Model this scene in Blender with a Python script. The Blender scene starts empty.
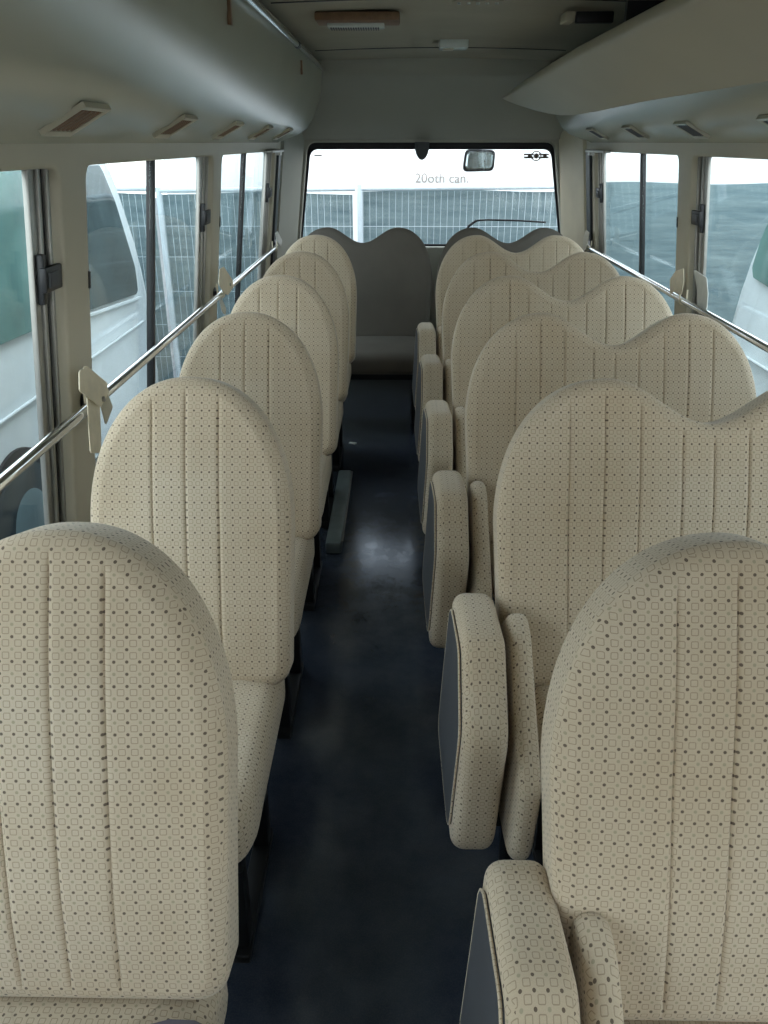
import bpy, bmesh, math, random
import numpy as np
from mathutils import Vector, Matrix
random.seed(4)
S = bpy.context.scene
COL = S.collection
PI = math.pi
CAMZ = 1.53

# ------------------------------------------------------------------ materials
def sr(r, g, b):
    f = lambda c: (c/255/12.92) if c/255 <= .04045 else ((c/255+.055)/1.055)**2.4
    return (f(r), f(g), f(b), 1)

class NT:
    def __init__(s, name):
        s.m = bpy.data.materials.new(name); s.m.use_nodes = True
        s.t = s.m.node_tree; s.t.nodes.clear()
        s.out = s.t.nodes.new('ShaderNodeOutputMaterial')
    def n(s, typ, **kw):
        nd = s.t.nodes.new(typ)
        for k, v in kw.items(): setattr(nd, k, v)
        return nd
    def link(s, a, b): s.t.links.new(a, b)
    def put(s, sock, v):
        if isinstance(v, bpy.types.NodeSocket): s.link(v, sock)
        else: sock.default_value = v
    def math(s, op, a, b=None, c=None):
        nd = s.n('ShaderNodeMath', operation=op)
        s.put(nd.inputs[0], a)
        if b is not None: s.put(nd.inputs[1], b)
        if c is not None: s.put(nd.inputs[2], c)
        return nd.outputs[0]
    def mix(s, fac, a, b):
        nd = s.n('ShaderNodeMix', data_type='RGBA')
        s.put(nd.inputs[0], fac); s.put(nd.inputs[6], a); s.put(nd.inputs[7], b)
        return nd.outputs[2]
    def noise(s, scale, detail=3, rough=.5, vec=None):
        nd = s.n('ShaderNodeTexNoise'); nd.inputs['Scale'].default_value = scale
        nd.inputs['Detail'].default_value = detail; nd.inputs['Roughness'].default_value = rough
        if vec is not None: s.link(vec, nd.inputs['Vector'])
        return nd.outputs['Fac']
    def ramp(s, v, lo, hi, a=0., b=1.):
        nd = s.n('ShaderNodeMapRange'); s.put(nd.inputs['Value'], v)
        nd.inputs['From Min'].default_value = lo; nd.inputs['From Max'].default_value = hi
        nd.inputs['To Min'].default_value = a; nd.inputs['To Max'].default_value = b
        return nd.outputs[0]
    def obj(s): return s.n('ShaderNodeTexCoord').outputs['Object']
    def bump(s, h, strength=.2, dist=.001):
        nd = s.n('ShaderNodeBump'); nd.inputs['Strength'].default_value = strength
        nd.inputs['Distance'].default_value = dist; s.link(h, nd.inputs['Height'])
        return nd.outputs[0]
    def bsdf(s, col, rough=.5, metal=0., normal=None, spec=.5, **kw):
        nd = s.n('ShaderNodeBsdfPrincipled')
        s.put(nd.inputs['Base Color'], col); s.put(nd.inputs['Roughness'], rough)
        nd.inputs['Metallic'].default_value = metal
        nd.inputs['Specular IOR Level'].default_value = spec
        for k, v in kw.items(): nd.inputs[k].default_value = v
        if normal is not None: s.link(normal, nd.inputs['Normal'])
        s.link(nd.outputs[0], s.out.inputs[0])
        return nd

def plain(name, col, rough=.5, metal=0., var=.06, scale=8, spec=.5, bumpy=0., **kw):
    t = NT(name); o = t.obj()
    f = t.ramp(t.noise(scale, 4, vec=o), .3, .7)
    dark = tuple(c*(1-var*1.6) for c in col[:3])+(1,); lite = tuple(min(1, c*(1+var)) for c in col[:3])+(1,)
    c = t.mix(f, dark, lite)
    nrm = t.bump(t.noise(400, 2, vec=o), bumpy, .0006) if bumpy else None
    t.bsdf(c, rough, metal, nrm, spec, **kw)
    return t.m

def fabric_mat():
    t = NT('patterned_seat_fabric')
    tc = t.n('ShaderNodeTexCoord')
    sp = t.n('ShaderNodeSeparateXYZ'); t.link(tc.outputs['Object'], sp.inputs[0])
    sn = t.n('ShaderNodeSeparateXYZ'); t.link(tc.outputs['Normal'], sn.inputs[0])
    X, Y, Z = sp.outputs
    nx = t.math('ABSOLUTE', sn.outputs[0]); nz = t.math('ABSOLUTE', sn.outputs[2]); ny = t.math('ABSOLUTE', sn.outputs[1])
    xz = t.math('GREATER_THAN', nx, nz)
    mx = t.math('MULTIPLY', t.math('GREATER_THAN', nx, ny), xz); mz = t.math('MULTIPLY', t.math('GREATER_THAN', nz, ny), t.math('SUBTRACT', 1., xz))
    lerp = lambda m, a, b: t.math('ADD', t.math('MULTIPLY', m, b), t.math('MULTIPLY', t.math('SUBTRACT', 1., m), a))
    u = lerp(mx, X, Y); v = lerp(mz, Z, Y)
    p = .0152
    u = t.math('DIVIDE', u, p); v = t.math('DIVIDE', v, p)
    ones = t.math
    fu = t.math('ABSOLUTE', t.math('SUBTRACT', t.math('FRACT', u), .5))
    fv = t.math('ABSOLUTE', t.math('SUBTRACT', t.math('FRACT', v), .5))
    # rounded square outline
    qx = t.math('MAXIMUM', t.math('SUBTRACT', fu, .165), 0.); qy = t.math('MAXIMUM', t.math('SUBTRACT', fv, .165), 0.)
    d = t.math('SQRT', t.math('ADD', t.math('MULTIPLY', qx, qx), t.math('MULTIPLY', qy, qy)))
    line = t.math('LESS_THAN', t.math('ABSOLUTE', t.math('SUBTRACT', d, .095)), .034)
    # dots at the corners
    uu = t.math('ADD', u, .5); vv = t.math('ADD', v, .5)
    du = t.math('SUBTRACT', t.math('FRACT', uu), .5); dv = t.math('SUBTRACT', t.math('FRACT', vv), .5)
    rr = t.math('SQRT', t.math('ADD', t.math('MULTIPLY', du, du), t.math('MULTIPLY', dv, dv)))
    dot = t.math('LESS_THAN', rr, .135)
    oi = t.math('GREATER_THAN', t.math('FRACT', t.math('MULTIPLY', t.math('FLOOR', uu), .5)), .25)
    oj = t.math('GREATER_THAN', t.math('FRACT', t.math('MULTIPLY', t.math('FLOOR', vv), .5)), .25)
    faded = t.math('MULTIPLY', oi, oj)
    o = tc.outputs['Object']
    base = t.mix(t.ramp(t.noise(3.5, 4, .6, o), .35, .7), sr(206, 191, 168), sr(193, 174, 147))
    base = t.mix(t.math('MULTIPLY', t.ramp(t.noise(900, 2, .6, o), .3, .7), .22), base, sr(150, 140, 122))
    c = t.mix(t.math('MULTIPLY', line, .55), base, sr(120, 100, 82))
    dc = t.mix(faded, sr(66, 50, 44), sr(158, 150, 126))
    c = t.mix(t.math('MULTIPLY', dot, .8), c, dc)
    nrm = t.bump(t.noise(700, 3, .7, o), .25, .0008)
    b = t.bsdf(c, .95, 0, nrm, .15)
    b.inputs['Sheen Weight'].default_value = .25
    b.inputs['Sheen Roughness'].default_value = .5
    return t.m

def glass_mat(name, tint, refl=1.0):
    t = NT(name)
    tr = t.n('ShaderNodeBsdfTransparent'); tr.inputs[0].default_value = tint
    gl = t.n('ShaderNodeBsdfGlossy'); gl.inputs['Roughness'].default_value = .02
    fr = t.n('ShaderNodeLayerWeight'); fr.inputs[0].default_value = .5
    mx = t.n('ShaderNodeMixShader')
    t.link(t.math('ADD', t.math('MULTIPLY', t.math('POWER', fr.outputs['Facing'], 5.), .45*refl), .03), mx.inputs[0])
    t.link(tr.outputs[0], mx.inputs[1]); t.link(gl.outputs[0], mx.inputs[2])
    t.link(mx.outputs[0], t.out.inputs[0])
    return t.m

def floor_mat():
    t = NT('worn_dark_vinyl_floor'); o = t.obj()
    sp = t.n('ShaderNodeSeparateXYZ'); t.link(o, sp.inputs[0])
    X, Y, Z = sp.outputs
    base = t.mix(t.ramp(t.noise(2.2, 5, .6, o), .3, .75), sr(36, 43, 56), sr(52, 61, 76))
    base = t.mix(t.math('MULTIPLY', t.ramp(t.noise(300, 2, vec=o), .45, .6), .25), base, sr(78, 80, 84))
    scuff = t.ramp(t.noise(9, 6, .7, o), .35, .65)
    c = t.mix(t.math('MULTIPLY', scuff, .25), base, sr(92, 98, 108))
    rough = t.ramp(scuff, 0, 1, .13, .21)
    t.bsdf(c, rough, 0, t.bump(t.noise(30, 3, vec=o), .015, .002), 1.0)
    t.t.nodes['Principled BSDF'].inputs['Specular Tint'].default_value = (.70, .84, 1, 1)
    return t.m

M = {}
M['fabric'] = fabric_mat()
M['floor'] = floor_mat()
M['greyfabric'] = None
M['wall'] = plain('warm_grey_wall_plastic', sr(182, 174, 154), .5, var=.04, scale=3, bumpy=.1)
M['duct'] = plain('satin_grey_duct_plastic', sr(180, 177, 160), .24, var=.03, scale=2, spec=.6, bumpy=.06)
M['rack'] = plain('cream_rack_plastic', sr(190, 180, 158), .5, var=.03, scale=2, bumpy=.1)
M['header'] = plain('grey_header_trim', sr(160, 160, 148), .6, var=.03, scale=3, bumpy=.1)
M['ceiling'] = plain('grey_headliner', sr(168, 162, 146), .9, var=.05, scale=3, spec=.2, bumpy=.2)
M['cream'] = plain('cream_pillar_trim', sr(200, 190, 164), .5, var=.05, scale=5, bumpy=.1)
M['greyfabric'] = plain('plain_taupe_fabric', sr(108, 103, 96), .95, var=.06, scale=6, spec=.1, bumpy=.2)
M['chrome'] = plain('chrome', sr(225, 228, 230), .14, 1., var=.02)
M['alu'] = plain('brushed_aluminium', sr(158, 157, 152), .4, .8, var=.04, scale=30)
M['black'] = plain('black_plastic', sr(28, 29, 32), .45, var=.08)
M['rubber'] = plain('black_rubber_seal', sr(24, 25, 30), .7, var=.08)
M['darkmetal'] = plain('black_painted_steel', sr(26, 27, 29), .45, .3, var=.08)
M['plate'] = plain('dark_grey_vinyl_board', sr(72, 74, 78), .6, var=.06, bumpy=.2)
M['glass'] = glass_mat('window_glass', (.90, .95, .96, 1))
M['rearglass'] = glass_mat('rear_window_glass', (.95, .97, .98, 1))
M['strap'] = plain('beige_vinyl_strap', sr(226, 214, 188), .55, var=.06, scale=30, bumpy=.2)
M['whitestrap'] = plain('white_vinyl_strap', sr(215, 214, 206), .5, var=.05, scale=30)
M['brown'] = plain('brown_louvre_plastic', sr(122, 92, 66), .55, var=.12, scale=40)
M['beigeplastic'] = plain('beige_plastic', sr(186, 178, 156), .5, var=.04)
M['lens'] = plain('ribbed_lamp_lens', sr(205, 212, 205), .25, var=.03)
M['greyvinyl'] = plain('grey_purple_vinyl', sr(98, 92, 102), .6, var=.06, scale=6, bumpy=.2)
M['cloth_blue'] = None
M['vanpaint'] = plain('white_van_paint', sr(214, 222, 224), .22, var=.02, spec=.6)
M['vanglass_teal'] = plain('teal_tinted_van_glass', sr(100, 140, 134), .08, var=.22, scale=2.2, spec=.8)
M['vanglass_dark'] = plain('dark_van_glass', sr(60, 74, 76), .08, var=.35, scale=2.5, spec=.8)
M['tyre'] = plain('tyre_rubber', sr(34, 46, 50), .8, var=.1, scale=20)
M['hub'] = plain('grey_wheel_cover', sr(110, 130, 134), .4, .4, var=.06)
M['fencewire'] = plain('white_galvanised_wire', sr(205, 216, 222), .5, var=.04)
M['asphalt'] = plain('grey_asphalt', sr(112, 114, 116), .9, var=.15, scale=6, bumpy=.5)
M['buswhite'] = plain('white_bus_paint', sr(240, 242, 242), .4, var=.01, scale=1)
M['lettering'] = plain('pale_grey_lettering', sr(150, 142, 136), .6, var=.02)
M['sticker'] = plain('grey_brown_sticker', sr(128, 116, 108), .6, var=.25, scale=90)
M['paper'] = plain('white_paper', sr(225, 225, 220), .8, var=.04)
M['boxgrey'] = plain('scuffed_grey_metal', sr(112, 122, 120), .4, .2, var=.15, scale=12)
M['mirrorglass'] = plain('mirror_glass', sr(170, 180, 182), .06, .9, var=.15, scale=12)
def cloth_mat():
    t = NT('blue_grey_shade_cloth'); o = t.obj()
    sp = t.n('ShaderNodeSeparateXYZ'); t.link(o, sp.inputs[0])
    mp = t.n('ShaderNodeMapping'); mp.inputs['Scale'].default_value = (.6, .6, 5); t.link(o, mp.inputs[0])
    n = t.noise(3, 5, .6, mp.outputs[0])
    c = t.mix(t.ramp(n, .3, .7), sr(104, 122, 126), sr(140, 156, 156))
    c = t.mix(t.math('MULTIPLY', t.ramp(t.noise(160, 2, vec=o), .4, .6), .3), c, sr(84, 104, 116))
    t.bsdf(c, .9, 0, t.bump(n, .4, .03), .1)
    return t.m
M['cloth_blue'] = cloth_mat()

# ------------------------------------------------------------------ mesh helpers
def wloc(p):
    v = Vector((0, 0, 0))
    while p is not None: v = v + p.location; p = p.parent
    return v

def smooth_by_angle(me, ang=35):
    bm = bmesh.new(); bm.from_mesh(me)
    for f in bm.faces: f.smooth = True
    for e in bm.edges:
        if len(e.link_faces) == 2:
            e.smooth = e.calc_face_angle(0) < math.radians(ang)
        else: e.smooth = False
    bm.to_mesh(me); bm.free()

class MB:
    """collects world-space geometry, built into ONE mesh object"""
    def __init__(s): s.v = []; s.f = []
    def add(s, vs, fs):
        k = len(s.v); s.v += [tuple(v) for v in vs]; s.f += [tuple(i+k for i in f) for f in fs]; return s
    def hexa(s, p):
        return s.add(p, [(0,3,2,1),(4,5,6,7),(0,1,5,4),(1,2,6,5),(2,3,7,6),(3,0,4,7)])
    def box(s, x0, x1, y0, y1, z0, z1):
        return s.hexa([(x0,y0,z0),(x1,y0,z0),(x1,y1,z0),(x0,y1,z0),(x0,y0,z1),(x1,y0,z1),(x1,y1,z1),(x0,y1,z1)])
    def tube(s, pts, r, n=12, rr=None, caps=True):
        pts = [Vector(p) for p in pts]; rings = []
        up = None
        for i, p in enumerate(pts):
            d = (pts[min(i+1, len(pts)-1)]-pts[max(i-1, 0)]).normalized()
            if up is None:
                up = Vector((0,0,1)) if abs(d.z) < .9 else Vector((1,0,0))
            a = d.cross(up).normalized(); b = a.cross(d).normalized(); up = b
            R = rr[i] if rr else r
            rings.append([p+a*R*math.cos(2*PI*j/n)+b*R*math.sin(2*PI*j/n) for j in range(n)])
        vs = [v for q in rings for v in q]; fs = []
        for i in range(len(rings)-1):
            for j in range(n):
                fs.append((i*n+j, i*n+(j+1)%n, (i+1)*n+(j+1)%n, (i+1)*n+j))
        if caps: fs += [tuple(range(n-1,-1,-1)), tuple(range((len(rings)-1)*n, len(rings)*n))]
        return s.add(vs, fs)
    def loft(s, secs, closed=True, caps=True):
        n = len(secs[0]); vs = [v for q in secs for v in q]; fs = []
        for i in range(len(secs)-1):
            for j in range(n if closed else n-1):
                fs.append((i*n+j, i*n+(j+1)%n, (i+1)*n+(j+1)%n, (i+1)*n+j))
        if caps: fs += [tuple(range(n-1,-1,-1)), tuple(range((len(secs)-1)*n, len(secs)*n))]
        return s.add(vs, fs)
    def build(s, name, mat, parent=None, bevel=0, ang=35, local=False, segs=2):
        me = bpy.data.meshes.new(name)
        off = Vector((0,0,0)) if local else wloc(parent)
        me.from_pydata([tuple(Vector(v)-off) for v in s.v], [], s.f)
        bm = bmesh.new(); bm.from_mesh(me); bmesh.ops.remove_doubles(bm, verts=bm.verts, dist=1e-6)
        bmesh.ops.recalc_face_normals(bm, faces=bm.faces)
        if bevel: bmesh.ops.bevel(bm, geom=[e for e in bm.edges if len(e.link_faces) == 2 and e.calc_face_angle(0) > .6], offset=bevel, segments=segs, affect='EDGES', profile=.5, clamp_overlap=True)
        bm.to_mesh(me); bm.free()
        smooth_by_angle(me, ang)
        me.materials.append(mat)
        o = bpy.data.objects.new(name, me); COL.objects.link(o); o.parent = parent
        return o

def thing(name, label, cat, loc=(0,0,0), group=None):
    o = bpy.data.objects.new(name, None); COL.objects.link(o); o.location = loc
    o.empty_display_size = .05
    return tag(o, label, cat, group)
def tag(o, label, cat, group=None, kind=None):
    o['label'] = label; o['category'] = cat
    if group: o['group'] = group
    if kind: o['kind'] = kind
    return o
def struct(o, label=None):
    o['kind'] = 'structure'
    if label: o['label'] = label
    return o
def copy_tree(o, parent=None):
    c = o.copy(); COL.objects.link(c); c.parent = parent
    for ch in o.children: copy_tree(ch, c)
    return c

def rpoly(pts, r, n=5):
    """round the corners of a polygon; r number or list"""
    out = []; N = len(pts)
    for i in range(N):
        p = Vector(pts[i]); a = Vector(pts[i-1]); b = Vector(pts[(i+1) % N])
        ri = r[i] if isinstance(r, (list, tuple)) else r
        u = (a-p).normalized(); w = (b-p).normalized()
        ang = u.angle(w); t = min(ri/math.tan(ang/2), (a-p).length*.48, (b-p).length*.48)
        p0 = p+u*t; p1 = p+w*t
        for k in range(n+1):
            q = k/n
            out.append(tuple((1-q)**2*p0+2*q*(1-q)*p+q*q*p1))
    return out
def resample(pts, n):
    P = [Vector(p) for p in pts]; L = [0]
    for i in range(len(P)): L.append(L[-1]+(P[(i+1) % len(P)]-P[i]).length)
    out = []; j = 0
    for k in range(n):
        s = L[-1]*k/n
        while L[j+1] < s: j += 1
        q = (s-L[j])/max(1e-9, L[j+1]-L[j]); out.append(tuple(P[j].lerp(P[(j+1) % len(P)], q)))
    return out

def slab(outline, t, r, f, dome=.0, n=72, back=True):
    """padded slab: 2-D outline, half thickness t, edge radius r; f(a,b,c) -> xyz"""
    P = resample(outline, n)
    A = sum(P[i][0]*P[(i+1) % n][1]-P[(i+1) % n][0]*P[i][1] for i in range(n))
    if A < 0: P = P[::-1]
    P = [Vector(p) for p in P]
    nr = []
    for i in range(n):
        d = (P[(i+1) % n]-P[i-1]).normalized(); nr.append(Vector((-d.y, d.x)))
    C = sum(P, Vector((0, 0)))/n
    def half(sg):
        rings = []
        for k in range(7):
            a = k/6*PI/2
            rings.append([(P[i]+nr[i]*r*(1-math.cos(a)), sg*(t-r+r*math.sin(a))) for i in range(n)])
        last = [q[0] for q in rings[-1]]
        for k in range(1, 8):
            q = k/8
            rings.append([(p.lerp(C, q), sg*(t+dome*(1-(1-q)**2))) for p in last])
        return rings
    F = half(1); B = half(-1)[::-1] if back else []
    rings = B+F
    mb = MB(); secs = [[f(p[0], p[1], c) for p, c in ring] for ring in rings]
    mb.loft(secs, True, True)
    return mb

# ------------------------------------------------------------------ padded backrest (grid of columns)
def backrest_mesh(name, half, lobes, seams, L=.645, b=.30, a=.215, T=.10, sad=.088):
    def drop(x):
        ax = abs(x)
        lc = max(lobes)
        if ax <= lc and lc > 0:
            return sad*(1-math.cos(PI*(lc-ax)/lc))/2
        q = min(1, (ax-lc)/(half-lc)); return b*(1-(1-q**2.15)**(1/2.15))
    def bot(x):
        rc = .045; q = max(0, (abs(x)-(half-rc))/rc); return rc*(1-math.sqrt(max(0, 1-q*q)))
    xs = set()
    N = 46 if max(lobes) == 0 else 84
    for i in range(N+1):
        u = i/N*2-1
        # dense near the sides
        xs.add(round(half*(math.sin(u*PI/2)*.55+u*.45) if max(lobes) == 0 else half*(math.sin(u*PI/2)*.3+u*.7), 5))
    for s_ in (-1, 1):
        for d in (0, .0006, .0016, .0035, .007, .012, .018, .026): xs.add(round(s_*(half-d), 5))
    for s_ in seams:
        xs = {x for x in xs if abs(x-s_) > .0085}
    for s_ in seams:
        for d in (-.008, -.0045, -.002, 0, .002, .0045, .008): xs.add(round(s_+d, 5))
    xs = sorted(xs)
    vs_ = set([i/38 for i in range(39)])
    for d in (.001, .003, .007, .012, .02, .03, .045, .06, .08): vs_.add(d); vs_.add(1-d)
    vs_ = sorted(vs_)
    nx, nv = len(xs), len(vs_)
    G = np.zeros((nx, nv, 2))
    for i, x in enumerate(xs):
        lo, hi = bot(x), L-drop(x)
        for j, v in enumerate(vs_): G[i, j] = (x, lo+(hi-lo)*v)
    # taper towards the bottom
    def tp(v): return .955+.045*min(1, max(0, v/.35))
    # outline
    out = [G[i, 0] for i in range(nx)]+[G[nx-1, j] for j in range(nv)]+[G[i, nv-1] for i in range(nx-1, -1, -1)]+[G[0, j] for j in range(nv-1, -1, -1)]
    out = np.array(out); A = out; B = np.roll(out, -1, axis=0); D = B-A; DD = (D**2).sum(1)+1e-12
    P = G.reshape(-1, 2)
    w = P[:, None, :]-A[None]; tt = np.clip((w*D[None]).sum(2)/DD[None], 0, 1)
    dist = np.sqrt(((w-tt[..., None]*D[None])**2).sum(2)).min(1).reshape(nx, nv)
    r = .034; verts = []; faces = []
    for side in (-1, 1):
        for i in range(nx):
            for j in range(nv):
                d = dist[i, j]; q = min(1, d/r)
                g = math.sqrt(max(0, 1-(1-q)**2))
                y = .028+(T/2-.028)*g
                if side < 0:
                    y += .010*min(1, d/.16)**.8                       # plump front
                    y -= .0022*math.exp(-((d-.040)/.004)**2)*0
                    y += .0018*math.exp(-((d-.026)/.003)**2)          # welt along the edge
                    for s_ in seams:
                        y -= .0038*math.exp(-((G[i, j, 0]-s_)/.0020)**2)*min(1, max(0, (d-.018)/.03))
                        y += .0006*math.exp(-((abs(G[i, j, 0]-s_)-.010)/.006)**2)*min(1, max(0, (d-.03)/.03))
                v = G[i, j, 1]
                bend = .020*math.sin(PI*min(1, v/L)*1.0)              # gentle lumbar curve
                verts.append((G[i, j, 0]*tp(v), side*y-bend, v))
    def idx(s_, i, j): return s_*nx*nv+i*nv+j
    for s_ in (0, 1):
        for i in range(nx-1):
            for j in range(nv-1):
                q = (idx(s_, i, j), idx(s_, i+1, j), idx(s_, i+1, j+1), idx(s_, i, j+1))
                faces.append(q if s_ == 0 else q[::-1])
    loop = [(i, 0) for i in range(nx)]+[(nx-1, j) for j in range(1, nv)]+[(i, nv-1) for i in range(nx-2, -1, -1)]+[(0, j) for j in range(nv-2, 0, -1)]
    for k in range(len(loop)):
        a_, b_ = loop[k], loop[(k+1) % len(loop)]
        faces.append((idx(0, *b_), idx(0, *a_), idx(1, *a_), idx(1, *b_)))
    mb = MB(); mb.add(verts, faces)
    return mb

REC = math.radians(17)
def make_seat(name, half, lobes, seams):
    t = thing(name, 'x', 'seat')
    br = backrest_mesh('backrest', half, lobes, seams).build('backrest', M['fabric'], t, ang=50, local=True)
    br.location = (0, -.003, .475); br.rotation_euler = (-REC, 0, 0)
    # cushion: front edge rolls down
    cw = half-.030
    x0 = -cw if max(lobes) == 0 else -cw+.045
    ol = rpoly([(x0, -.43), (cw, -.43), (cw, .05), (x0, .05)], [.09, .09, .03, .03], 6)
    def f(a, b_, c):
        dz = -.018*max(0, (-.25-b_)/.18)**2
        return (a, b_, .438+c+dz)
    cu = slab(ol, .064, .045, f, dome=.010, n=96).build('seat_cushion', M['fabric'], t, ang=60, local=True)
    fr = MB(); fr.box(x0+.04, cw-.03, -.38, .03, .325, .38)
    fr.build('seat_frame', M['darkmetal'], t, bevel=.006, local=True)
    for sx in (x0+.07, cw-.07):
        lg = MB(); lg.box(sx-.018, sx+.018, -.30, -.26, .0, .33); lg.box(sx-.018, sx+.018, -.04, .0, .0, .33); lg.box(sx-.02, sx+.02, -.32, .02, 0, .025)
        lg.build('leg', M['darkmetal'], t, bevel=.004, local=True)
    for sx in (-1, 1):
        h = MB(); cx_ = sx*(half-.05) if sx > 0 else (x0+.03)
        h.tube([(cx_-.012, .02, .42), (cx_+.012, .02, .42)], .035, 20)
        h.build('recline_hinge', M['black'], t, local=True)
    return t

single = make_seat('single_seat', .206, [0], [-.070, -.003, .064])
double = make_seat('double_seat', .425, [-.205, .205], [-.285, -.216, -.146, -.062, .0, .068, .140, .210, .280])

def lift(o):
    for ch in o.children:
        if ch.name.startswith('backrest'): ch.location.z += .022; ch.scale.z = .968
bench = make_seat('rear_bench_seat', .412, [-.205, .205], [])
ROW0, PITCH = .735, .68
ordn = ['nearest the camera', 'second from the camera', 'third from the camera', 'fourth from the camera', 'fifth from the camera', 'sixth from the camera']
singles = []; doubles = []
for i in range(6):
    o = single if i == 0 else copy_tree(single)
    o.location = (-.411 if i == 0 else -.419, ROW0+PITCH*i-(.018 if i == 0 else 0), 0)
    tag(o, 'beige patterned single seat beside the left windows, '+ordn[i], 'seat', 'single seats along the left windows')
    singles.append(o)
for i in range(6):
    o = double if i == 0 else copy_tree(double)
    o.location = ((.612, .628, .598, .598, .598, .598)[i], ROW0+PITCH*i-(.035 if i == 0 else 0), 0)
    o.scale = (1 if i < 2 else .95, 1, 1)
    tag(o, 'wide beige patterned double seat with two-humped back on the right, '+ordn[i], 'seat', 'double seats along the right windows')
    doubles.append(o)
for k, (x, lab) in enumerate(((-.21, 'plain taupe two-humped rear bench seat under left half of rear window, facing down the aisle'), (.645, 'plain taupe two-humped rear bench seat in the right corner behind the last double seat'))):
    o = bench if k == 0 else copy_tree(bench); o.location = (x, 4.86, -.035)
    tag(o, lab, 'seat', 'rear bench seats under the rear window')
    for ch in o.children:
        if ch.name.startswith(('backrest', 'seat_cushion')):
            ch.data.materials[0] = M['greyfabric']
        if ch.name.startswith('backrest'): ch.rotation_euler = (-math.radians(14), 0, 0)
        if ch.name.startswith('seat_cushion') and k == 0: ch.scale = (1.06, 1, 1)

lift(singles[0]); lift(doubles[0])
# ------------------------------------------------------------------ folding aisle seats
def make_fold():
    t = thing('folding_aisle_seat', 'x', 'seat', (0, 0, 0))
    SL = lambda a, b: -.035*a+.050*b
    # cushion folded upright; local origin at X=.14, Y=1.30 of row two
    cu = rpoly([(-.17, -.205), (.16, -.16), (.16, .20), (.13, .215), (-.03, .215), (-.17, .085)], [.05, .05, .03, .03, .06, .09], 6)
    s_ = slab(cu, .042, .026, lambda a, b, c: (c+SL(a, b), a, .475+b), dome=.004, n=110)
    o = s_.build('folded_cushion', M['fabric'], t, ang=60, local=True)
    pl_ = rpoly([(-.150, -.175), (.145, -.135), (.145, .180), (.12, .20), (-.03, .20), (-.150, .085)], [.04, .04, .03, .03, .05, .06], 6)
    pl_ = [(-.002+(p[0]+.002)*.93, .015+(p[1]-.015)*.94) for p in pl_]
    slab(pl_, .006, .003, lambda a, b, c: (-.042+c+SL(a, b), a, .475+b), n=90).build('under_board', M['plate'], t, local=True)
    rm = resample(pl_, 90)
    rim = MB(); rim.tube([(-.046+SL(*p), p[0], .475+p[1]) for p in rm]+[(-.046+SL(*rm[0]), rm[0][0], .475+rm[0][1])], .0022, 8, caps=False)
    rim.build('piping', M['fabric'], t, local=True)
    bk = rpoly([(-.15, -.19), (.16, -.17), (.17, .16), (.12, .215), (.07, .20), (-.15, -.0)], [.05, .05, .05, .03, .07, .07], 6)
    slab(bk, .021, .018, lambda a, b, c: (.082+c-.06*a+.05*b, a-.055, .475+b), dome=.003, n=110).build('folded_backrest', M['fabric'], t, ang=60, local=True)
    hg = MB(); hg.box(.03, .115, -.05, .05, .235, .272); hg.box(.0, .035, -.03, .03, .225, .30)
    hg.build('hinge_bracket', M['darkmetal'], t, bevel=.005, local=True)
    lg = MB(); lg.tube([(.09, 0, .25), (.09, 0, .0)], .014, 12); lg.box(.06, .12, -.04, .04, 0, .012)
    lg.build('support_leg', M['darkmetal'], t, local=True)
    return t
fold = make_fold()
for i in range(6):
    o = fold if i == 0 else copy_tree(fold)
    o.location = (.155 if i < 2 else .138, ROW0+PITCH*i-.125, 0)
    tag(o, 'folded-up beige patterned aisle seat with dark underside board, '+ordn[i], 'folding seat', 'folding seats along the right side of the aisle')

# ------------------------------------------------------------------ walls
def xw(side, Z):
    h = CAMZ-Z
    t = .12*(h-.04)
    return (-.70-t) if side < 0 else (1.10+t)
def wm(side, u, v, w):      # u along the bus, v height, w outward
    return (xw(side, v)+side*w, u, v)
def holed(outer, holes, depth, mapf, name, mat, bevel=.0, parent=None):
    cu = bpy.data.curves.new('tmp', 'CURVE'); cu.dimensions = '2D'; cu.fill_mode = 'BOTH'; cu.extrude = depth/2
    cu.bevel_depth = bevel; cu.bevel_resolution = 3
    for P in [outer]+holes:
        sp = cu.splines.new('POLY'); sp.points.add(len(P)-1); sp.use_cyclic_u = True
        for q, p in zip(sp.points, P): q.co = (p[0], p[1], 0, 1)
    ob = bpy.data.objects.new('tmp', cu); COL.objects.link(ob)
    dg = bpy.context.evaluated_depsgraph_get(); dg.update()
    me = bpy.data.meshes.new_from_object(ob.evaluated_get(dg))
    bpy.data.objects.remove(ob)
    off = wloc(parent)
    for v in me.vertices: v.co = Vector(mapf(v.co.x, v.co.y, v.co.z+depth/2+bevel))-off
    me.materials.clear(); me.materials.append(mat)
    bm = bmesh.new(); bm.from_mesh(me); bmesh.ops.remove_doubles(bm, verts=bm.verts, dist=1e-5)
    bmesh.ops.recalc_face_normals(bm, faces=bm.faces); bm.to_mesh(me); bm.free()
    smooth_by_angle(me, 40)
    me.name = name
    o = bpy.data.objects.new(name, me); COL.objects.link(o); o.parent = parent
    return o

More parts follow.
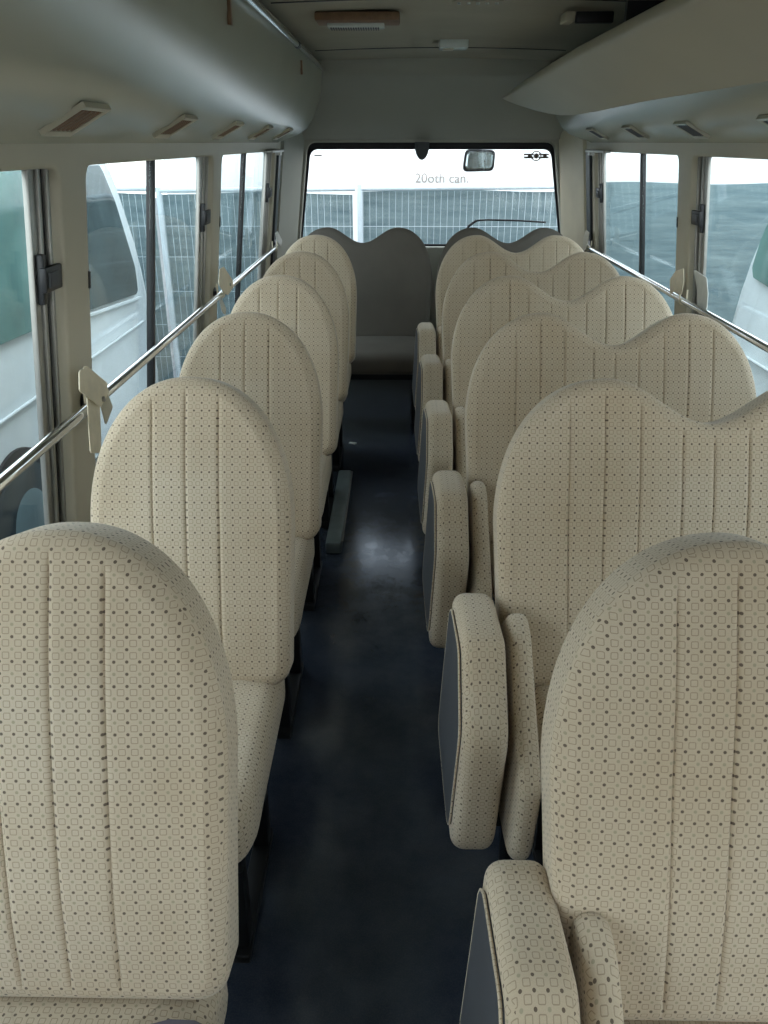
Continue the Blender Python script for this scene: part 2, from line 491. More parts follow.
WINS = [(-1.25, .18), (.315, 1.80), (1.935, 3.32), (3.46, 4.98)]
VB, VT = .63, 1.49
rect = lambda a, b, c, d, r=.05: rpoly([(a, c), (b, c), (b, d), (a, d)], r, 6)
wn = 0
for side in (-1, 1):
    nm = 'wall_left' if side < 0 else 'wall_right'
    w = holed([(-2.3, -.02), (5.62, -.02), (5.62, 1.97), (-2.3, 1.97)], [rect(a, b, VB, VT) for a, b in WINS], .020,
              lambda x, y, z, s=side: wm(s, x, y, z), nm, M['wall'], bevel=.008)
    struct(w)
    for k, (a, b) in enumerate(WINS):
        wn += 1
        e = bpy.data.objects.new('window_%d' % wn, None); COL.objects.link(e)
        e.location = wm(side, (a+b)/2, VB, .03); e.empty_display_size = .05
        struct(e)
        # rubber seal and aluminium frame ring behind the lining
        A = rect(a-.03, b+.03, VB-.03, VT+.03, .06)
        holed(A, [rect(a+.006, b-.006, VB+.008, VT-.004, .045)], .014, lambda x, y, z, s=side: wm(s, x, y, .038+z), 'seal', M['rubber'], parent=e)
        holed(A, [rect(a+.016, b-.016, VB+.02, VT-.010, .04)], .012, lambda x, y, z, s=side: wm(s, x, y, .053+z), 'frame', M['alu'], parent=e)
        mid = a+(b-a)*(.50 if side < 0 else .45)
        def wb(mb, u0, u1, v0, v1, w0, w1):
            p = [wm(side, u0, v0, w0), wm(side, u1, v0, w0), wm(side, u1, v0, w1), wm(side, u0, v0, w1),
                 wm(side, u0, v1, w0), wm(side, u1, v1, w0), wm(side, u1, v1, w1), wm(side, u0, v1, w1)]
            return mb.hexa(p)
        wb(MB(), a-.02, mid+.02, VB-.02, VT+.02, .062, .066).build('glass_pane', M['glass'], e)
        wb(MB(), mid-.02, b+.01, VB-.02, VT+.02, .044, .048).build('glass_pane', M['glass'], e)
        d = MB(); wb(d, mid-.011, mid+.009, VB+.006, VT-.003, .036, .061); d.build('divider', M['black'], e, bevel=.003)
        wb(MB(), b-.034, b-.022, VB+.012, VT-.006, .018, .044).build('sliding_frame', M['alu'], e, bevel=.003)
        wb(MB(), b-.066, b-.052, VB+.012, VT-.006, .024, .044).build('sliding_frame', M['alu'], e, bevel=.003)
        wb(MB(), b-.098, b-.070, VB+.012, VT-.006, .030, .044).build('sliding_frame', M['alu'], e, bevel=.003)
        wb(MB(), b-.052, b-.034, VB+.02, VT-.01, .030, .044).build('weather_strip', M['rubber'], e)
        la = MB(); wb(la, b-.095, b-.008, 1.240, 1.292, .006, .022); wb(la, b-.09, b-.07, 1.215, 1.318, .014, .030)
        lt = la.build('latch', M['black'], e, bevel=.004)
        lp = MB(); wb(lp, b-.085, b-.035, 1.250, 1.282, .001, .008); lp.build('latch_button', M['plate'], lt, bevel=.003)
        wb(MB(), b+.130, b+.1365, 1.215, 1.255, -.004, .02).build('latch_stop', M['black'], e)

# rear wall with its window (slanting sides)
RY = 5.55
RWO = rpoly([(-.665, .89), (1.095, .89), (.985, 1.535), (-.585, 1.535)], [.05, .05, .07, .07], 6)
rw = holed([(-.98, 0), (1.38, 0), (1.16, 1.97), (-.76, 1.97)], [RWO], .04, lambda x, y, z: (x, RY+z, y), 'wall_rear', M['header'], bevel=.008)
struct(rw)
e = bpy.data.objects.new('window_9', None); COL.objects.link(e); e.location = (.2, RY+.06, .9); struct(e)
inn = rpoly([(-.645, .91), (1.075, .91), (.968, 1.487), (-.566, 1.487)], [.05, .05, .06, .06], 6)
holed(rpoly([(-.70, .86), (1.13, .86), (1.01, 1.58), (-.61, 1.58)], .06, 6), [inn], .016, lambda x, y, z: (x, RY+.0585+z, y), 'seal', M['rubber'], parent=e)
MB().box(-.72, 1.15, RY+.078, RY+.083, .85, 1.58).build('glass_pane', M['rearglass'], e)
# unseen front wall behind the camera; windscreen kept high to dim the lower seats
fw = holed([(-.98, 0), (1.38, 0), (1.16, 1.97), (-.76, 1.97)], [rect(-.60, 1.00, 1.02, 1.70, .08)], .04, lambda x, y, z: (x, -2.36+z, y), 'wall_front', M['wall'], bevel=.006)
struct(fw)
e = bpy.data.objects.new('window_10', None); COL.objects.link(e); e.location = (.2, -2.38, .72); struct(e)
MB().box(-.7, 1.1, -2.372, -2.366, 1.0, 1.72).build('glass_pane', M['rearglass'], e)

# cream corner pillar trims between side and rear windows
for side, mat in ((-1, 'header'), (1, 'cream')):
    secs = []
    for v in (.30, .6, .9, 1.2, 1.40, 1.50, 1.56, 1.62, 1.70):
        xo = xw(side, v)-side*.002
        xi = (-.60-.12*(1.5-v)) if side < 0 else (1.005+.12*(1.5-v))
        top = 0
        xi = xi-side*top
        pts = [(xo, 5.16), (xo-side*.018, 5.17), (xo-side*.028, 5.22), (xi+side*.045, 5.40), (xi+side*.012, 5.48), (xi, 5.545), (xo, 5.545)]
        secs.append([(p[0], p[1], v) for p in pts])
    o = MB().loft(secs).build('trim_%d' % (1 if side < 0 else 2), M[mat]); struct(o)
    # little dark strip at the end of the side windows
    p = MB()
    secs = [[(xw(side, v)-side*.001, 5.02, v), (xw(side, v)-side*.014, 5.03, v), (xw(side, v)-side*.014, 5.13, v), (xw(side, v)-side*.001, 5.14, v)] for v in (.5, 1.49)]
    o = MB().loft(secs).build('trim_%d' % (3 if side < 0 else 4), M['black']); struct(o)

# floor, ceiling
struct(MB().box(-.98, 1.38, -2.3, 5.6, -.05, 0).build('floor', M['floor']))
secs = []
for y in (-2.33, 5.6):
    a = [(-.80+2*k/24, y, 1.925+.03*math.sin(PI*k/24)) for k in range(25)]
    b = [(p[0], y, 1.99) for p in a[::-1]]
    secs.append(a+b)
struct(MB().loft(secs).build('ceiling', M['ceiling'], ang=60))
# rear header panel curving down to the rear window, with a soft upper lip
prof = [(5.10, 1.965), (5.105, 1.900), (5.14, 1.865), (5.20, 1.835), (5.28, 1.77), (5.37, 1.68), (5.45, 1.60), (5.50, 1.575), (5.52, 1.548), (5.548, 1.545), (5.548, 1.975), (5.10, 1.975)]
secs = []
for k in range(25):
    q = k/24; x = -.76+q*1.92
    e_ = max(0, (abs(q-.5)-.34)/.16)**2
    secs.append([(x, y+ (.0 if i > 8 else .10*e_*(1-i/9)), z-(.0 if i > 8 else .03*e_*(1-i/9))) for i, (y, z) in enumerate(prof)])
struct(MB().loft(secs).build('trim_5', M['header'], ang=60))
# thin lining seams of the ceiling
sm = MB()
for y in (3.05, 4.55):
    ss = []
    for k in range(21):
        x = -.42+1.24*k/20; z = 1.925+.03*math.sin(PI*(x+.8)/2)
        ss.append([(x, y, z-.003), (x, y+.010, z-.003), (x, y+.010, z+.01), (x, y, z+.01)])
    sm.loft(ss)
struct(sm.build('trim_6', M['black']))

# ------------------------------------------------------------------ air ducts on both sides
def duct(side):
    c = .20
    P = [(-.434, -.395), (-.434, -.30), (-.440, -.26), (-.452, -.215), (-.470, -.17), (-.492, -.120), (-.525, -.072), (-.575, -.038), (-.63, -.018), (-.685, -.004), (-.697, .004), (-.700, .035), (-.704, .040)]
    X = lambda x: x if side < 0 else 2*c-x
    lab = 'long glossy grey moulded air duct above the left windows with round vents in its underside' if side < 0 else 'grey moulded air duct above the right windows, mostly hidden by the cream luggage rack'
    lab = lab.replace(' with round vents in its underside', ', edged by a chrome rail')
    t = thing('overhead_air_duct', lab, 'air duct', (X(-.6), 1.5, 1.50), 'overhead air ducts')
    secs = []
    ys = [-2.28, 5.06, 5.09, 5.11]
    for k, y in enumerate(ys):
        sh = [0, 0, .006, .02][k]
        sec = [(X(x - sh*.6), y, CAMZ-h+sh*.5) for x, h in P]
        sec += [(X(-.702-sh*.2), y, CAMZ+.0), (X(-.662), y, CAMZ+.392)]
        secs.append(sec)
    MB().loft(secs).build('duct_shell', M['duct'], t, ang=50)
    # vents
    a = Vector((X(-.53), 0, CAMZ+.068)); b = Vector((X(-.63), 0, CAMZ+.018))
    tg = (b-a).normalized(); nn = Vector((tg.z, 0, -tg.x))
    if nn.z > 0: nn = -nn
    mid = (a+b)/2+nn*.007
    for k in range(5):
        y = 1.58+.70*k
        q = lambda u, v, w: tuple(mid+Vector((0, y+u, 0))+tg*v+nn*w)
        fr = MB()
        U, V = .074, .050
        ring = [(-U, -V), (U*.8, -V), (U, V), (-U*.8, V)]
        inr = [(u*.82, v*.74) for u, v in ring]
        for i in range(4):
            j = (i+1) % 4
            fr.hexa([q(*ring[i], -.004), q(*ring[j], -.004), q(*inr[j], -.004), q(*inr[i], -.004), q(*ring[i], .006), q(*ring[j], .006), q(*inr[j], .004), q(*inr[i], .004)])
        vt = fr.build('air_vent', M['beigeplastic'] if side < 0 else M['duct'], t)
        br = MB(); br.hexa([q(*p, -.006) for p in inr]+[q(*p, -.0005) for p in inr]); br.build('vent_recess', M['black'], vt)
        lv = MB()
        for i in range(5):
            u = -.042+.021*i
            lv.hexa([q(u-.010, -.034, -.003), q(u-.002, -.034, -.003), q(u+.006, .034, -.003), q(u-.002, .034, -.003), q(u-.006, -.034, .004), q(u+.004, -.034, .004), q(u+.012, .034, .004), q(u+.002, .034, .004)])
        lv.build('louvres', M['brown'] if side < 0 else M['plate'], vt)
    if side < 0:
        for y in (2.35, 4.0):
            MB().box(X(-.436), X(-.426), y, y+.022, CAMZ+.27, CAMZ+.325).build('cover_clip', M['brown'], t, bevel=.002)
    return t
duct(-1); duct(1)
# chrome rail along the upper lip of the left duct
t = thing('chrome_rail', 'thin chrome rail along the upper inner edge of the left air duct', 'rail', (-.42, 1.5, 1.88))
MB().tube([(-.421, -2.2, 1.893), (-.421, 3.78, 1.893)], .0115, 14).build('rail_tube', M['chrome'], t)
MB().tube([(-.421, 3.80, 1.893), (-.421, 5.04, 1.893)], .0115, 14).build('rail_tube', M['chrome'], t)
MB().tube([(-.421, 3.77, 1.893), (-.421, 3.81, 1.893)], .0135, 14).build('rail_joint', M['black'], t)

# luggage rack on the right
def rack():
    t = thing('luggage_rack', 'cream moulded luggage rack running above the right seats, pointed rear end', 'luggage rack', (.75, 1.5, 1.7))
    P = rpoly([(.70, -.325), (.612, -.298), (.600, -.262), (.865, -.128), (.878, -.136), (.824, -.325)], [.02, .02, .02, .03, .01, .01], 5)
    tip = Vector((.582, -.222))
    secs = []
    for y, k in [(-2.25, 0), (3.2, 0), (3.9, .03), (4.3, .08), (4.5, .16), (4.65, .28), (4.8, .45), (4.92, .64), (5.0, .76), (5.05, .86), (5.075, .94), (5.08, .985)]:
        s2 = min(1, max(0, (y-3.3)/1.8))
        sec = []
        for p in P:
            q = Vector(p)+Vector((-.018, .040))*s2
            q = q.lerp(tip, k)
            sec.append((q.x, y, CAMZ-q.y))
        secs.append(sec)
    MB().loft(secs).build('rack_shell', M['rack'], t, ang=50)
    for y in (-.5, 1.2, 2.9):
        MB().box(.70, .845, y, y+.03, 1.845, 1.925).build('rack_bracket', M['black'], t)
rack()

# rear-wall lower box behind bench and step trims
# ------------------------------------------------------------------ hand rails with their straps
def handrail(side):
    lab = 'polished chrome handrail running along the left windows behind the single seats' if side < 0 else 'polished chrome handrail running along the right windows behind the double seats'
    Z = .96
    X = xw(side, Z)-side*.034
    t = thing('handrail', lab, 'rail', (X, 1.9, Z), 'window handrails')
    pts = [(X, -1.8, Z)]+[(X, y, Z) for y in (0, 1.5, 3, 4.2, 4.9)]+[(X+side*.003, 5.0, Z+.006), (X+side*.012, 5.06, Z+.018), (X+side*.026, 5.09, Z+.02), (X+side*.036, 5.10, Z+.02)]
    MB().tube(pts, .0125, 18).build('rail_tube', M['chrome'], t, ang=60)
    for y in (.25, 1.87, 3.39, 5.07):
        x2 = xw(side, Z)
        MB().tube([(x2+side*.004, y, Z), (x2-side*.004, y, Z), (x2-side*.006, y, Z)], 0, 16, rr=[.024, .024, .018]).tube([(x2, y, Z), (X, y, Z)], .009, 12).build('rail_bracket', M['darkmetal'], t)
    return X, Z
def ribbon(path, w0, w1, th, axis):
    """ribbon through points (3-D), width along axis vector"""
    ax = Vector(axis); secs = []
    pts = [Vector(p) for p in path]
    for i, p in enumerate(pts):
        d = (pts[min(i+1, len(pts)-1)]-pts[max(0, i-1)]).normalized(); n = d.cross(ax).normalized()
        w = w0+(w1-w0)*i/(len(pts)-1)
        secs.append([tuple(p+ax*w/2+n*th/2), tuple(p-ax*w/2+n*th/2), tuple(p-ax*w/2-n*th/2), tuple(p+ax*w/2-n*th/2)])
    return MB().loft(secs)
def strap(side, y, lab, pieces, button):
    """flat vinyl pieces folded over the rail: (name, outline (y, z), material, x offset towards the room)"""
    X, Z = RX[side], .96
    s = -side
    t = thing('curtain_strap', lab, 'strap', (X, y, Z), 'curtain straps on the handrails')
    for nm, ol, mat, dx, lean in pieces:
        zc = max(p[1] for p in ol)
        q = rpoly(ol, .006, 3)
        f = lambda a, b, c, dx=dx, lean=lean, zc=zc: (X+s*(dx+lean*(zc-b))+c, a, b)
        slab(q, .0017, .0012, f, n=48).build(nm, M[mat], t)
    MB().tube([(X+s*.017, y, Z+.062), (X+s*.014, y, Z+.0)]+[(X+s*.0145*math.cos(a), y, Z+.0145*math.sin(a)) for a in (-.5, -1.2, -1.9, -2.6, -3.2)]+[(X-s*.012, y, Z+.04)], .0035, 6).build('loop', M['strap'], t)
    if button:
        by, bz, bx = button
        MB().tube([(X+s*(bx-.002), by, bz), (X+s*(bx+.003), by, bz)], .0065, 14).build('snap_button', M['alu'], t)
    return t
RX = {}
for side in (-1, 1):
    RX[side] = handrail(side)[0]
strap(-1, 1.83, 'beige vinyl curtain strap with snap button on the left rail, nearest the camera', [
    ('upper_flap', [(1.729, 1.070), (1.763, 1.066), (1.895, .976), (1.819, .957), (1.713, 1.028)], 'strap', .024, 0),
    ('back_flap', [(1.775, 1.068), (1.80, 1.062), (1.912, .990), (1.895, .970), (1.80, 1.02)], 'strap', .015, 0),
    ('hanging_tail', [(1.766, 1.00), (1.843, .985), (1.79, .852), (1.728, .876)], 'strap', .017, .02),
    ('side_flap', [(1.838, .985), (1.894, .975), (1.920, .927), (1.856, .900)], 'beigeplastic', .016, .0)], (1.838, .972, .027))
strap(-1, 3.36, 'beige curtain strap on the left rail at the second window pillar', [
    ('upper_flap', [(3.28, 1.072), (3.36, 1.07), (3.515, .994), (3.523, .962), (3.40, .950), (3.33, .968), (3.24, 1.02)], 'strap', .020, 0),
    ('hanging_tail', [(3.25, .955), (3.29, .955), (3.36, .90), (3.33, .88), (3.27, .91)], 'whitestrap', .016, 0)], (3.45, .985, .023))
strap(-1, 4.93, 'white curtain strap on the left rail beside the rear corner', [
    ('upper_flap', [(4.86, 1.055), (4.94, 1.055), (5.12, .985), (5.06, .955), (4.90, 1.0)], 'whitestrap', .020, 0)], None)
strap(1, 3.25, 'beige and white curtain strap on the right rail at the window pillar', [
    ('hanging_tail', [(3.225, 1.083), (3.08, 1.073), (3.04, 1.021), (3.025, .965), (3.117, .950), (3.162, 1.022)], 'whitestrap', -.016, 0),
    ('upper_flap', [(3.245, 1.084), (3.33, 1.062), (3.384, 1.02), (3.355, .965), (3.31, .985), (3.224, .985), (3.22, 1.04)], 'strap', .018, 0)], None)
strap(1, 4.98, 'pale curtain strap at the rear end of the right handrail', [
    ('upper_flap', [(4.93, 1.05), (5.02, 1.06), (5.07, 1.0), (5.04, .93), (4.97, .95)], 'beigeplastic', .018, 0)], None)

# short curtain track ends above the last windows
for side in (-1, 1):
    x = xw(side, 1.49)
    t = thing('curtain_track', 'short bright curtain track end above the last %s window' % ('left' if side < 0 else 'right'), 'curtain track', (x, 4.8, 1.485), 'curtain tracks')
    MB().box(min(x-side*.006, x-side*.045), max(x-side*.006, x-side*.045), 4.55, 5.00, 1.478, 1.492).build('track', M['alu'], t, bevel=.003)
    MB().box(min(x-side*.012, x-side*.036), max(x-side*.012, x-side*.036), 4.90, 4.96, 1.462, 1.480).build('glider', M['alu'], t, bevel=.002)

# ceiling fittings
t = thing('dome_light', 'rectangular ceiling lamp with ribbed clear lens and brown surround', 'ceiling light', (-.16, 3.36, 1.93))
MB().box(-.30, .0, 3.27, 3.42, 1.918, 1.945).build('housing', M['brown'], t, bevel=.006)
ln = MB()
ln.box(-.262, -.055, 3.335, 3.405, 1.904, 1.920)
l = ln.build('lens', M['lens'], t, bevel=.006)
rb = MB()
for k in range(20): rb.box(-.25+.009*k, -.246+.009*k, 3.342, 3.398, 1.900, 1.905)
rb.build('lens_ribs', M['plate'], l)
t = thing('ceiling_panel', 'small pale rectangular switch plate on the ceiling near the rear', 'switch plate', (.25, 4.28, 1.93))
MB().box(.185, .315, 4.22, 4.36, 1.922, 1.96).build('plate', M['lens'], t, bevel=.004)
MB().box(.20, .25, 4.25, 4.32, 1.917, 1.923).build('switch', M['beigeplastic'], t, bevel=.002)
t = thing('ceiling_hook', 'small pale metal catch on the dark ceiling by the rack', 'hook', (.59, 3.25, 1.94))
MB().box(.565, .60, 3.2, 3.30, 1.905, 1.935).build('catch', M['beigeplastic'], t, bevel=.004)
MB().box(.61, .74, 3.24, 3.27, 1.905, 1.940).build('arm', M['black'], t, bevel=.004)
t = thing('ceiling_button_strip', 'row of small pale buttons on the ceiling above the aisle', 'buttons', (.24, 3.03, 1.94))
MB().box(.17, .33, 2.985, 3.04, 1.935, 1.96).build('strip', M['ceiling'], t)
for k in range(5): MB().tube([(.19+.03*k, 3.012, 1.936), (.19+.03*k, 3.012, 1.930)], .006, 12).build('button', M['lens'], t)

# ------------------------------------------------------------------ rear window fittings
t = thing('rear_view_mirror', 'rounded rectangular mirror hanging outside at the top of the rear window', 'mirror', (.52, 5.74, 1.44))
mo = rpoly([(-.108, -.068), (.100, -.062), (.108, .066), (-.092, .070)], .035, 6)
slab(mo, .014, .010, lambda a, b, c: (.525+a, 5.745+c, 1.418+b), n=60).build('housing', M['black'], t, ang=60)
mi = rpoly([(-.092, -.053), (.086, -.048), (.092, .052), (-.080, .056)], .028, 6)
slab(mi, .003, .002, lambda a, b, c: (.525+a, 5.7285+c, 1.418+b), n=60).build('mirror_glass', M['mirrorglass'], t)
MB().tube([(.52, 5.75, 1.47), (.52, 5.74, 1.54), (.52, 5.70, 1.57), (.52, 5.645, 1.58)], .008, 10).build('stem', M['black'], t)
t = thing('rear_camera', 'small dark rounded camera at the top centre of the rear window', 'camera', (.145, 5.53, 1.48))
secs = []
for z, a in ((1.53, .045), (1.512, .045), (1.49, .044), (1.465, .038), (1.445, .028), (1.432, .016), (1.427, .004)):
    secs.append([(.145+a*math.cos(2*PI*k/20), 5.52+a*.6*math.sin(2*PI*k/20), z) for k in range(20)])
MB().loft(secs).build('housing', M['plate'], t, ang=60)
t = thing('rear_wiper', 'thin black wiper resting across the bottom of the rear window', 'wiper', (.5, 5.66, 1.0))
MB().tube([(.98, 5.655, 1.045), (.80, 5.66, 1.055), (.60, 5.66, 1.060), (.52, 5.66, 1.055)], .006, 8).build('wiper_blade', M['black'], t)
MB().tube([(.52, 5.665, 1.055), (.47, 5.665, 1.02), (.44, 5.665, .93), (.44, 5.65, .86), (.44, 5.60, .85)], .009, 8).build('wiper_arm', M['black'], t)
# stickers on the glass
st = MB()
for cx_ in (.832, .928):
    st.box(cx_-.032, cx_+.032, 5.6255, 5.6275, 1.452, 1.463); st.box(cx_-.032, cx_+.032, 5.6255, 5.6275, 1.434, 1.446)
    st.box(cx_-.006, cx_+.020, 5.6255, 5.6275, 1.446, 1.452)
st.tube([(.880+.030*math.cos(2*PI*k/24), 5.626, 1.449+.027*math.sin(2*PI*k/24)) for k in range(25)], .004, 6)
st.tube([(.880, 5.6275, 1.449), (.880, 5.6240, 1.449)], .016, 20)
tag(st.build('emblem_sticker', M['sticker']), 'grey-brown emblem of circle between two blocks at top right of rear window', 'sticker')
tag(MB().box(-.545, -.495, 5.6255, 5.6275, 1.448, 1.456).build('small_sticker', M['lettering']), 'tiny pale sticker in the top left corner of the rear window', 'sticker')

# ------------------------------------------------------------------ small things on the floor
t = thing('heater_box', 'low scuffed grey metal box on the floor by the left side of the aisle', 'floor box', (-.34, 3.29, 0))
MB().box(-.288, -.222, 2.89, 3.69, 0, .055).build('cover', M['boxgrey'], t, bevel=.012)
MB().tube([(-.220, 2.91, .050), (-.220, 3.67, .050)], .004, 8).build('edge_strip', M['alu'], t)
pp = MB(); pp.add([(-.27, 4.22, .002), (-.235, 4.20, .004), (-.225, 4.215, .007), (-.262, 4.238, .003), (-.27, 4.22, .0), (-.235, 4.20, .0), (-.225, 4.215, .0), (-.262, 4.238, .0)], [(0,1,2,3),(7,6,5,4),(0,4,5,1),(1,5,6,2),(2,6,7,3),(3,7,4,0)])
tag(pp.build('paper_scrap', M['paper']), 'tiny white scrap of paper on the dark aisle floor', 'litter')
# grey vinyl cover over the front of the nearest single seat
secs = []
for i in range(15):
    x = -.60+.405*i/14
    e_ = max(0, (x+.30)/.09)
    ys = [.36, .40, .45, .50, .55, .60, .635]
    bow = .045*math.sin(PI*min(1, max(0, (x+.66)/.46)))
    row = []
    for j, y in enumerate(ys):
        yy = y-bow*(j/6)*.9
        row.append((x, yy+.030, .522+.003*math.sin(x*40+j)-.06*max(0, (x+.285)/.07)**2))
    row2 = [(p[0], p[1], p[2]-.004) for p in row[::-1]]
    secs.append(row+row2)
tag(MB().loft(secs).build('vinyl_cover', M['greyvinyl'], ang=60), 'grey-purple vinyl cover lying on the cushion of the nearest left seat', 'cover')

# ------------------------------------------------------------------ outside
GZ = -.85
struct(MB().box(-30, 30, -20, 40, GZ-.1, GZ).build('ground', M['asphalt']))
FY = 7.4
def fence(x0, x1, toprail, lab):
    t = thing('fence_panel', lab, 'fence', (x0, FY, GZ), 'fence panels behind the bus')
    cl = []
    n = 40
    top = (1.125 if toprail == 1 else 1.15) if toprail else 1.21
    sec0 = []
    for k in range(n+1):
        x = x0+.03+(x1-x0-.06)*k/n
        y = FY+.055+.012*math.sin(x*3.1)+.006*math.sin(x*9)
        sec0.append([(x, y, GZ+.05), (x, y, top+.01*math.sin(x*4)), (x, y+.006, top+.01*math.sin(x*4)), (x, y+.006, GZ+.05)])
    MB().loft(sec0).build('shade_cloth', M['cloth_blue'], t)
    w = MB()
    k = 0; x = x0+.055
    while x < x1-.02:
        r = .0014
        if toprail: w.box(x-r, x+r, FY-r, FY+r, GZ+.03, top-.0)
        x += .056
    for z in ((-.6, -.3, 0, .3, .6, .86) if toprail else (-.6, -.3)): w.box(x0+.02, x1-.02, FY-.006, FY-.002, z-(.002 if toprail else .001), z+(.002 if toprail else .001))
    o = w.build('wire_mesh', M['fencewire'], t)
    if toprail:
        MB().tube([(x0+.004, FY, 1.15), (x1-.004, FY, 1.165)] if toprail == 1 else [(x0+.004, FY, 1.165), (x1-.004, FY, 1.185)], .020, 12).build('top_rail', M['fencewire'], t)
    MB().tube([(x0+.026, FY, GZ), (x0+.026, FY, top+.05 if toprail else top-.05)], .024, 12).build('post', M['fencewire'] , t)
fl = [(-7.35, -5.61, 1, 'leftmost mesh fence panel with white top rail, far left beyond the windows'),
      (-5.60, -3.86, 1, 'mesh fence panel with white top rail, second from the left'),
      (-3.85, -2.11, 1, 'mesh fence panel with white top rail seen through the left windows'),
      (-2.10, -.37, 1, 'mesh fence panel with white top rail behind the left part of rear window'),
      (-.36, 1.55, 2, 'mesh fence panel with blue-grey cloth filling most of the rear window'),
      (1.56, 3.3, 0, 'mesh fence panel without rail seen through the last right window'),
      (3.31, 5.05, 0, 'mesh fence panel without rail beside the right white van'),
      (5.06, 6.8, 0, 'rightmost mesh fence panel behind the right white van')]
for a in fl: fence(*a)

def van(side, Xs, yend, lab):
    """parked white van; its flank at x = Xs, its far end at yend"""
    t = thing('parked_van', lab, 'van', (Xs+side*.9, yend-2.5, GZ), 'parked white vans')
    y1 = yend; y0 = yend-5.6
    # side outline (y, z) of the body, far end raked
    out = [(y0, GZ+.35), (y1-.02, GZ+.35), (y1+.02, -.35), (y1, .15), (y1-.08, .80), (y1-.33, 1.36), (y1-.55, 1.50), (y0+.3, 1.52), (y0+.02, 1.35), (y0-.05, .6)]
    ol = rpoly(out, [.08, .12, .2, .5, .6, .25, .2, .2, .3, .2], 6)
    P = resample(ol, 120)
    secs = []
    for w, ins in ((0.0, .05), (.02, .025), (.08, .008), (.25, 0), (1.55, 0), (1.7, .012), (1.77, .045), (1.8, .10)):
        sec = []
        cy = (y0+y1)/2; cz = .3
        for (y, z) in P:
            dy = 1 if y > cy else -1
            tumb = max(0, (z-.35))*.06
            ww = w if w < .9 else w
            xx = ww+tumb if w < .9 else ww-tumb
            yy = y-dy*ins*min(1, abs(y-cy)/2); zz = z-(ins*.9 if z > .6 else (-ins*.5 if z < -.3 else 0))
            sec.append((Xs+side*xx, yy, zz))
        secs.append(sec)
    MB().loft(secs).build('body', M['vanpaint'], t, ang=50)
    def pane(name, poly, mat, depth=.012, r=.06):
        q = rpoly(poly, r, 5)
        f = lambda a, b, c: (Xs-side*(.004)+side*(max(0, b-.35)*.06)+c, a, b)
        return slab(q, .010, .005, f, n=70).build(name, M[mat], t)
    if side < 0:
        p = pane('side_window', [(2.2, .62), (5.10, .525), (5.16, .60), (5.13, 1.0), (4.98, 1.40), (2.2, 1.40)], 'vanglass_teal')
        p = pane('side_window', [(5.20, .51), (6.56, .42), (6.60, .62), (6.42, 1.12), (6.24, 1.38), (5.20, 1.40)], 'vanglass_dark')
        # seat seen through the dark window, dark lower band
        pane('window_trim', [(5.14, .47), (6.62, .37), (6.61, .395), (5.14, .495)], 'vanpaint', r=.005)
    else:
        pane('side_window', [(5.70, .70), (5.66, .95), (5.46, 1.36), (3.0, 1.38), (3.0, .60), (5.3, .665)], 'vanglass_teal')
    cr = MB(); ys = [y0+.2, y1-.25]
    cr.tube([(Xs+side*.004, ys[0], .17), (Xs+side*.004, ys[1], .185)], .011, 8); cr.build('crease_moulding', M['vanpaint'], t)
    for yc in ([4.08, 1.9+.0] if side < 0 else [4.1, 1.0]):
        zc = GZ+.38
        a = MB(); a.tube([(Xs-side*.006, yc, zc+.02), (Xs+side*.10, yc, zc+.02)], .44, 40); a.build('wheel_arch', M['rubber'], t)
        wl = MB(); wl.tube([(Xs-side*.012, yc, zc), (Xs-side*.030, yc, zc), (Xs-side*.034, yc, zc), (Xs+side*.2, yc, zc)], 0, 40, rr=[.20, .33, .37, .38]); 
        wl = MB(); wl.tube([(Xs-side*.034, yc, zc), (Xs-side*.022, yc, zc), (Xs+side*.2, yc, zc)], 0, 40, rr=[.35, .38, .38])
        w = wl.build('wheel', M['tyre'], t)
        hb = MB(); hb.tube([(Xs-side*.050, yc, zc), (Xs-side*.042, yc, zc), (Xs-side*.030, yc, zc)], 0, 32, rr=[.10, .21, .235]); hb.build('wheel_cover', M['hub'], w)
van(-1, -2.1, 6.88, 'white van parked close on the left, teal and dark side windows')
van(1, 2.4, 5.90, 'white van parked on the right, raked edge and teal window')

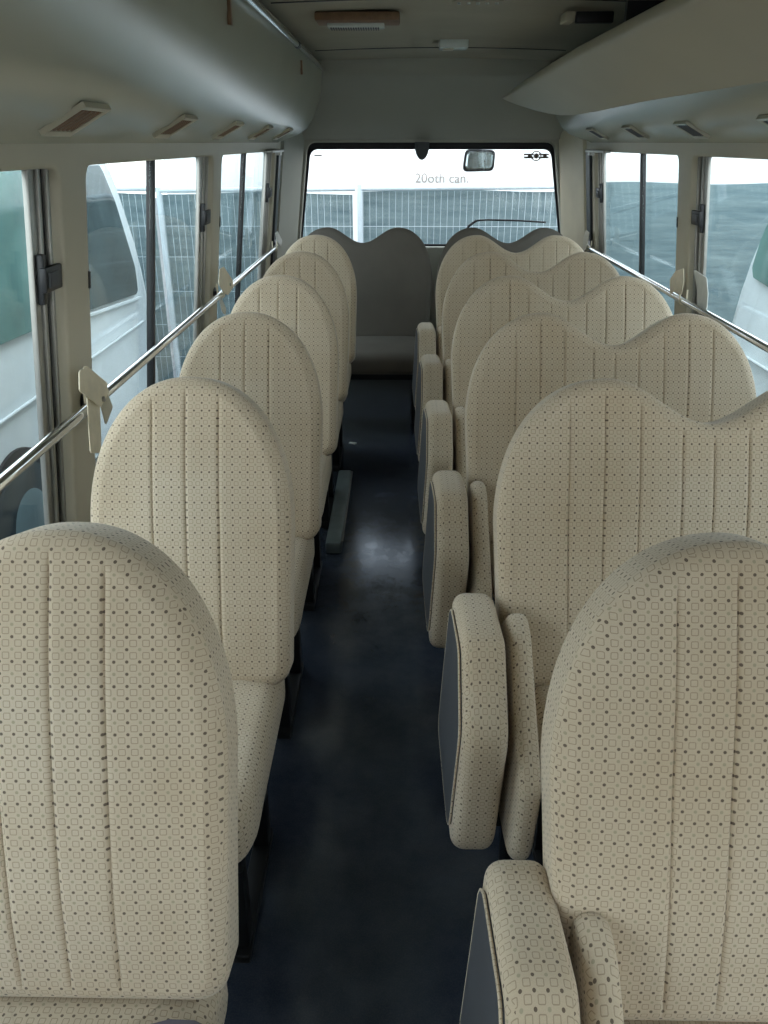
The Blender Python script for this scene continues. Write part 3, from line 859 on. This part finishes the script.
# white bus far behind the fence with faint lettering
t = thing('white_bus', 'plain white bus parked behind the fence, filling the top of rear window', 'bus', (0, 10.5, GZ))
secs = []
for x, s_ in ((-2.6, .12), (-2.55, .04), (-2.4, 0), (4.4, 0), (4.55, .04), (4.6, .12)):
    o = rpoly([(9.5+s_, GZ+.3), (11.9-s_, GZ+.3), (11.9-s_, 2.35-s_), (9.5+s_, 2.35-s_)], [.1, .1, .3, .3], 5)
    secs.append([(x, a, b) for a, b in o])
MB().loft(secs).build('body', M['buswhite'], t, ang=50)
for yc in (-1.3, 3.2):
    MB().tube([(yc, 9.46, GZ+.45), (yc, 9.8, GZ+.45)], .45, 32).build('wheel', M['tyre'], t)
def text(s, loc, size, mat, parent):
    cu = bpy.data.curves.new('lettering', 'FONT'); cu.body = s; cu.size = size; cu.extrude = .002; cu.align_x = 'RIGHT'
    ob = bpy.data.objects.new('tmp', cu); COL.objects.link(ob)
    dg = bpy.context.evaluated_depsgraph_get(); dg.update()
    me = bpy.data.meshes.new_from_object(ob.evaluated_get(dg)); bpy.data.objects.remove(ob)
    Rm = Matrix.Rotation(PI/2, 4, 'X'); me.transform(Rm)
    me.materials.clear(); me.materials.append(mat)
    o = bpy.data.objects.new('lettering', me); COL.objects.link(o); o.parent = parent
    o.location = Vector(loc)-wloc(parent)
text('20oth can.', (.77, 9.492, 1.125), .140, M['lettering'], t)

# ------------------------------------------------------------------ light
W = bpy.data.worlds.new('overcast_sky'); S.world = W; W.use_nodes = True
nt = W.node_tree; nt.nodes.clear()
out = nt.nodes.new('ShaderNodeOutputWorld'); bg = nt.nodes.new('ShaderNodeBackground')
tc = nt.nodes.new('ShaderNodeTexCoord'); sp = nt.nodes.new('ShaderNodeSeparateXYZ')
nt.links.new(tc.outputs['Generated'], sp.inputs[0])
cr = nt.nodes.new('ShaderNodeValToRGB'); nt.links.new(sp.outputs[2], cr.inputs[0])
cr.color_ramp.elements[0].position = 0; cr.color_ramp.elements[0].color = (1, .985, .96, 1)
cr.color_ramp.elements[1].position = .6; cr.color_ramp.elements[1].color = (.84, .92, 1, 1)
nt.links.new(cr.outputs[0], bg.inputs[0]); bg.inputs[1].default_value = 2.3
nt.links.new(bg.outputs[0], out.inputs[0])
sun = bpy.data.lights.new('sun', 'SUN'); sun.energy = .25; sun.angle = math.radians(50); sun.color = (1, .96, .90)
so = bpy.data.objects.new('sun', sun); COL.objects.link(so)
d = Vector((.15, 1, -.30)).normalized()      # shining from the front, down the bus
so.rotation_euler = d.to_track_quat('-Z', 'Y').to_euler()

# ------------------------------------------------------------------ camera
cam = bpy.data.cameras.new('camera'); co = bpy.data.objects.new('camera', cam); COL.objects.link(co)
cam.sensor_fit = 'HORIZONTAL'; cam.sensor_width = 36; cam.lens = 36*800/768; cam.clip_start = .02
co.location = (0, 0, CAMZ)
co.rotation_euler = (PI/2-math.atan(370/800), 0, .017)
S.camera = co
S.view_settings.view_transform = 'Standard'; S.view_settings.look = 'None'
S.view_settings.gamma = 1; S.view_settings.use_curve_mapping = False
S.view_settings.exposure = .75
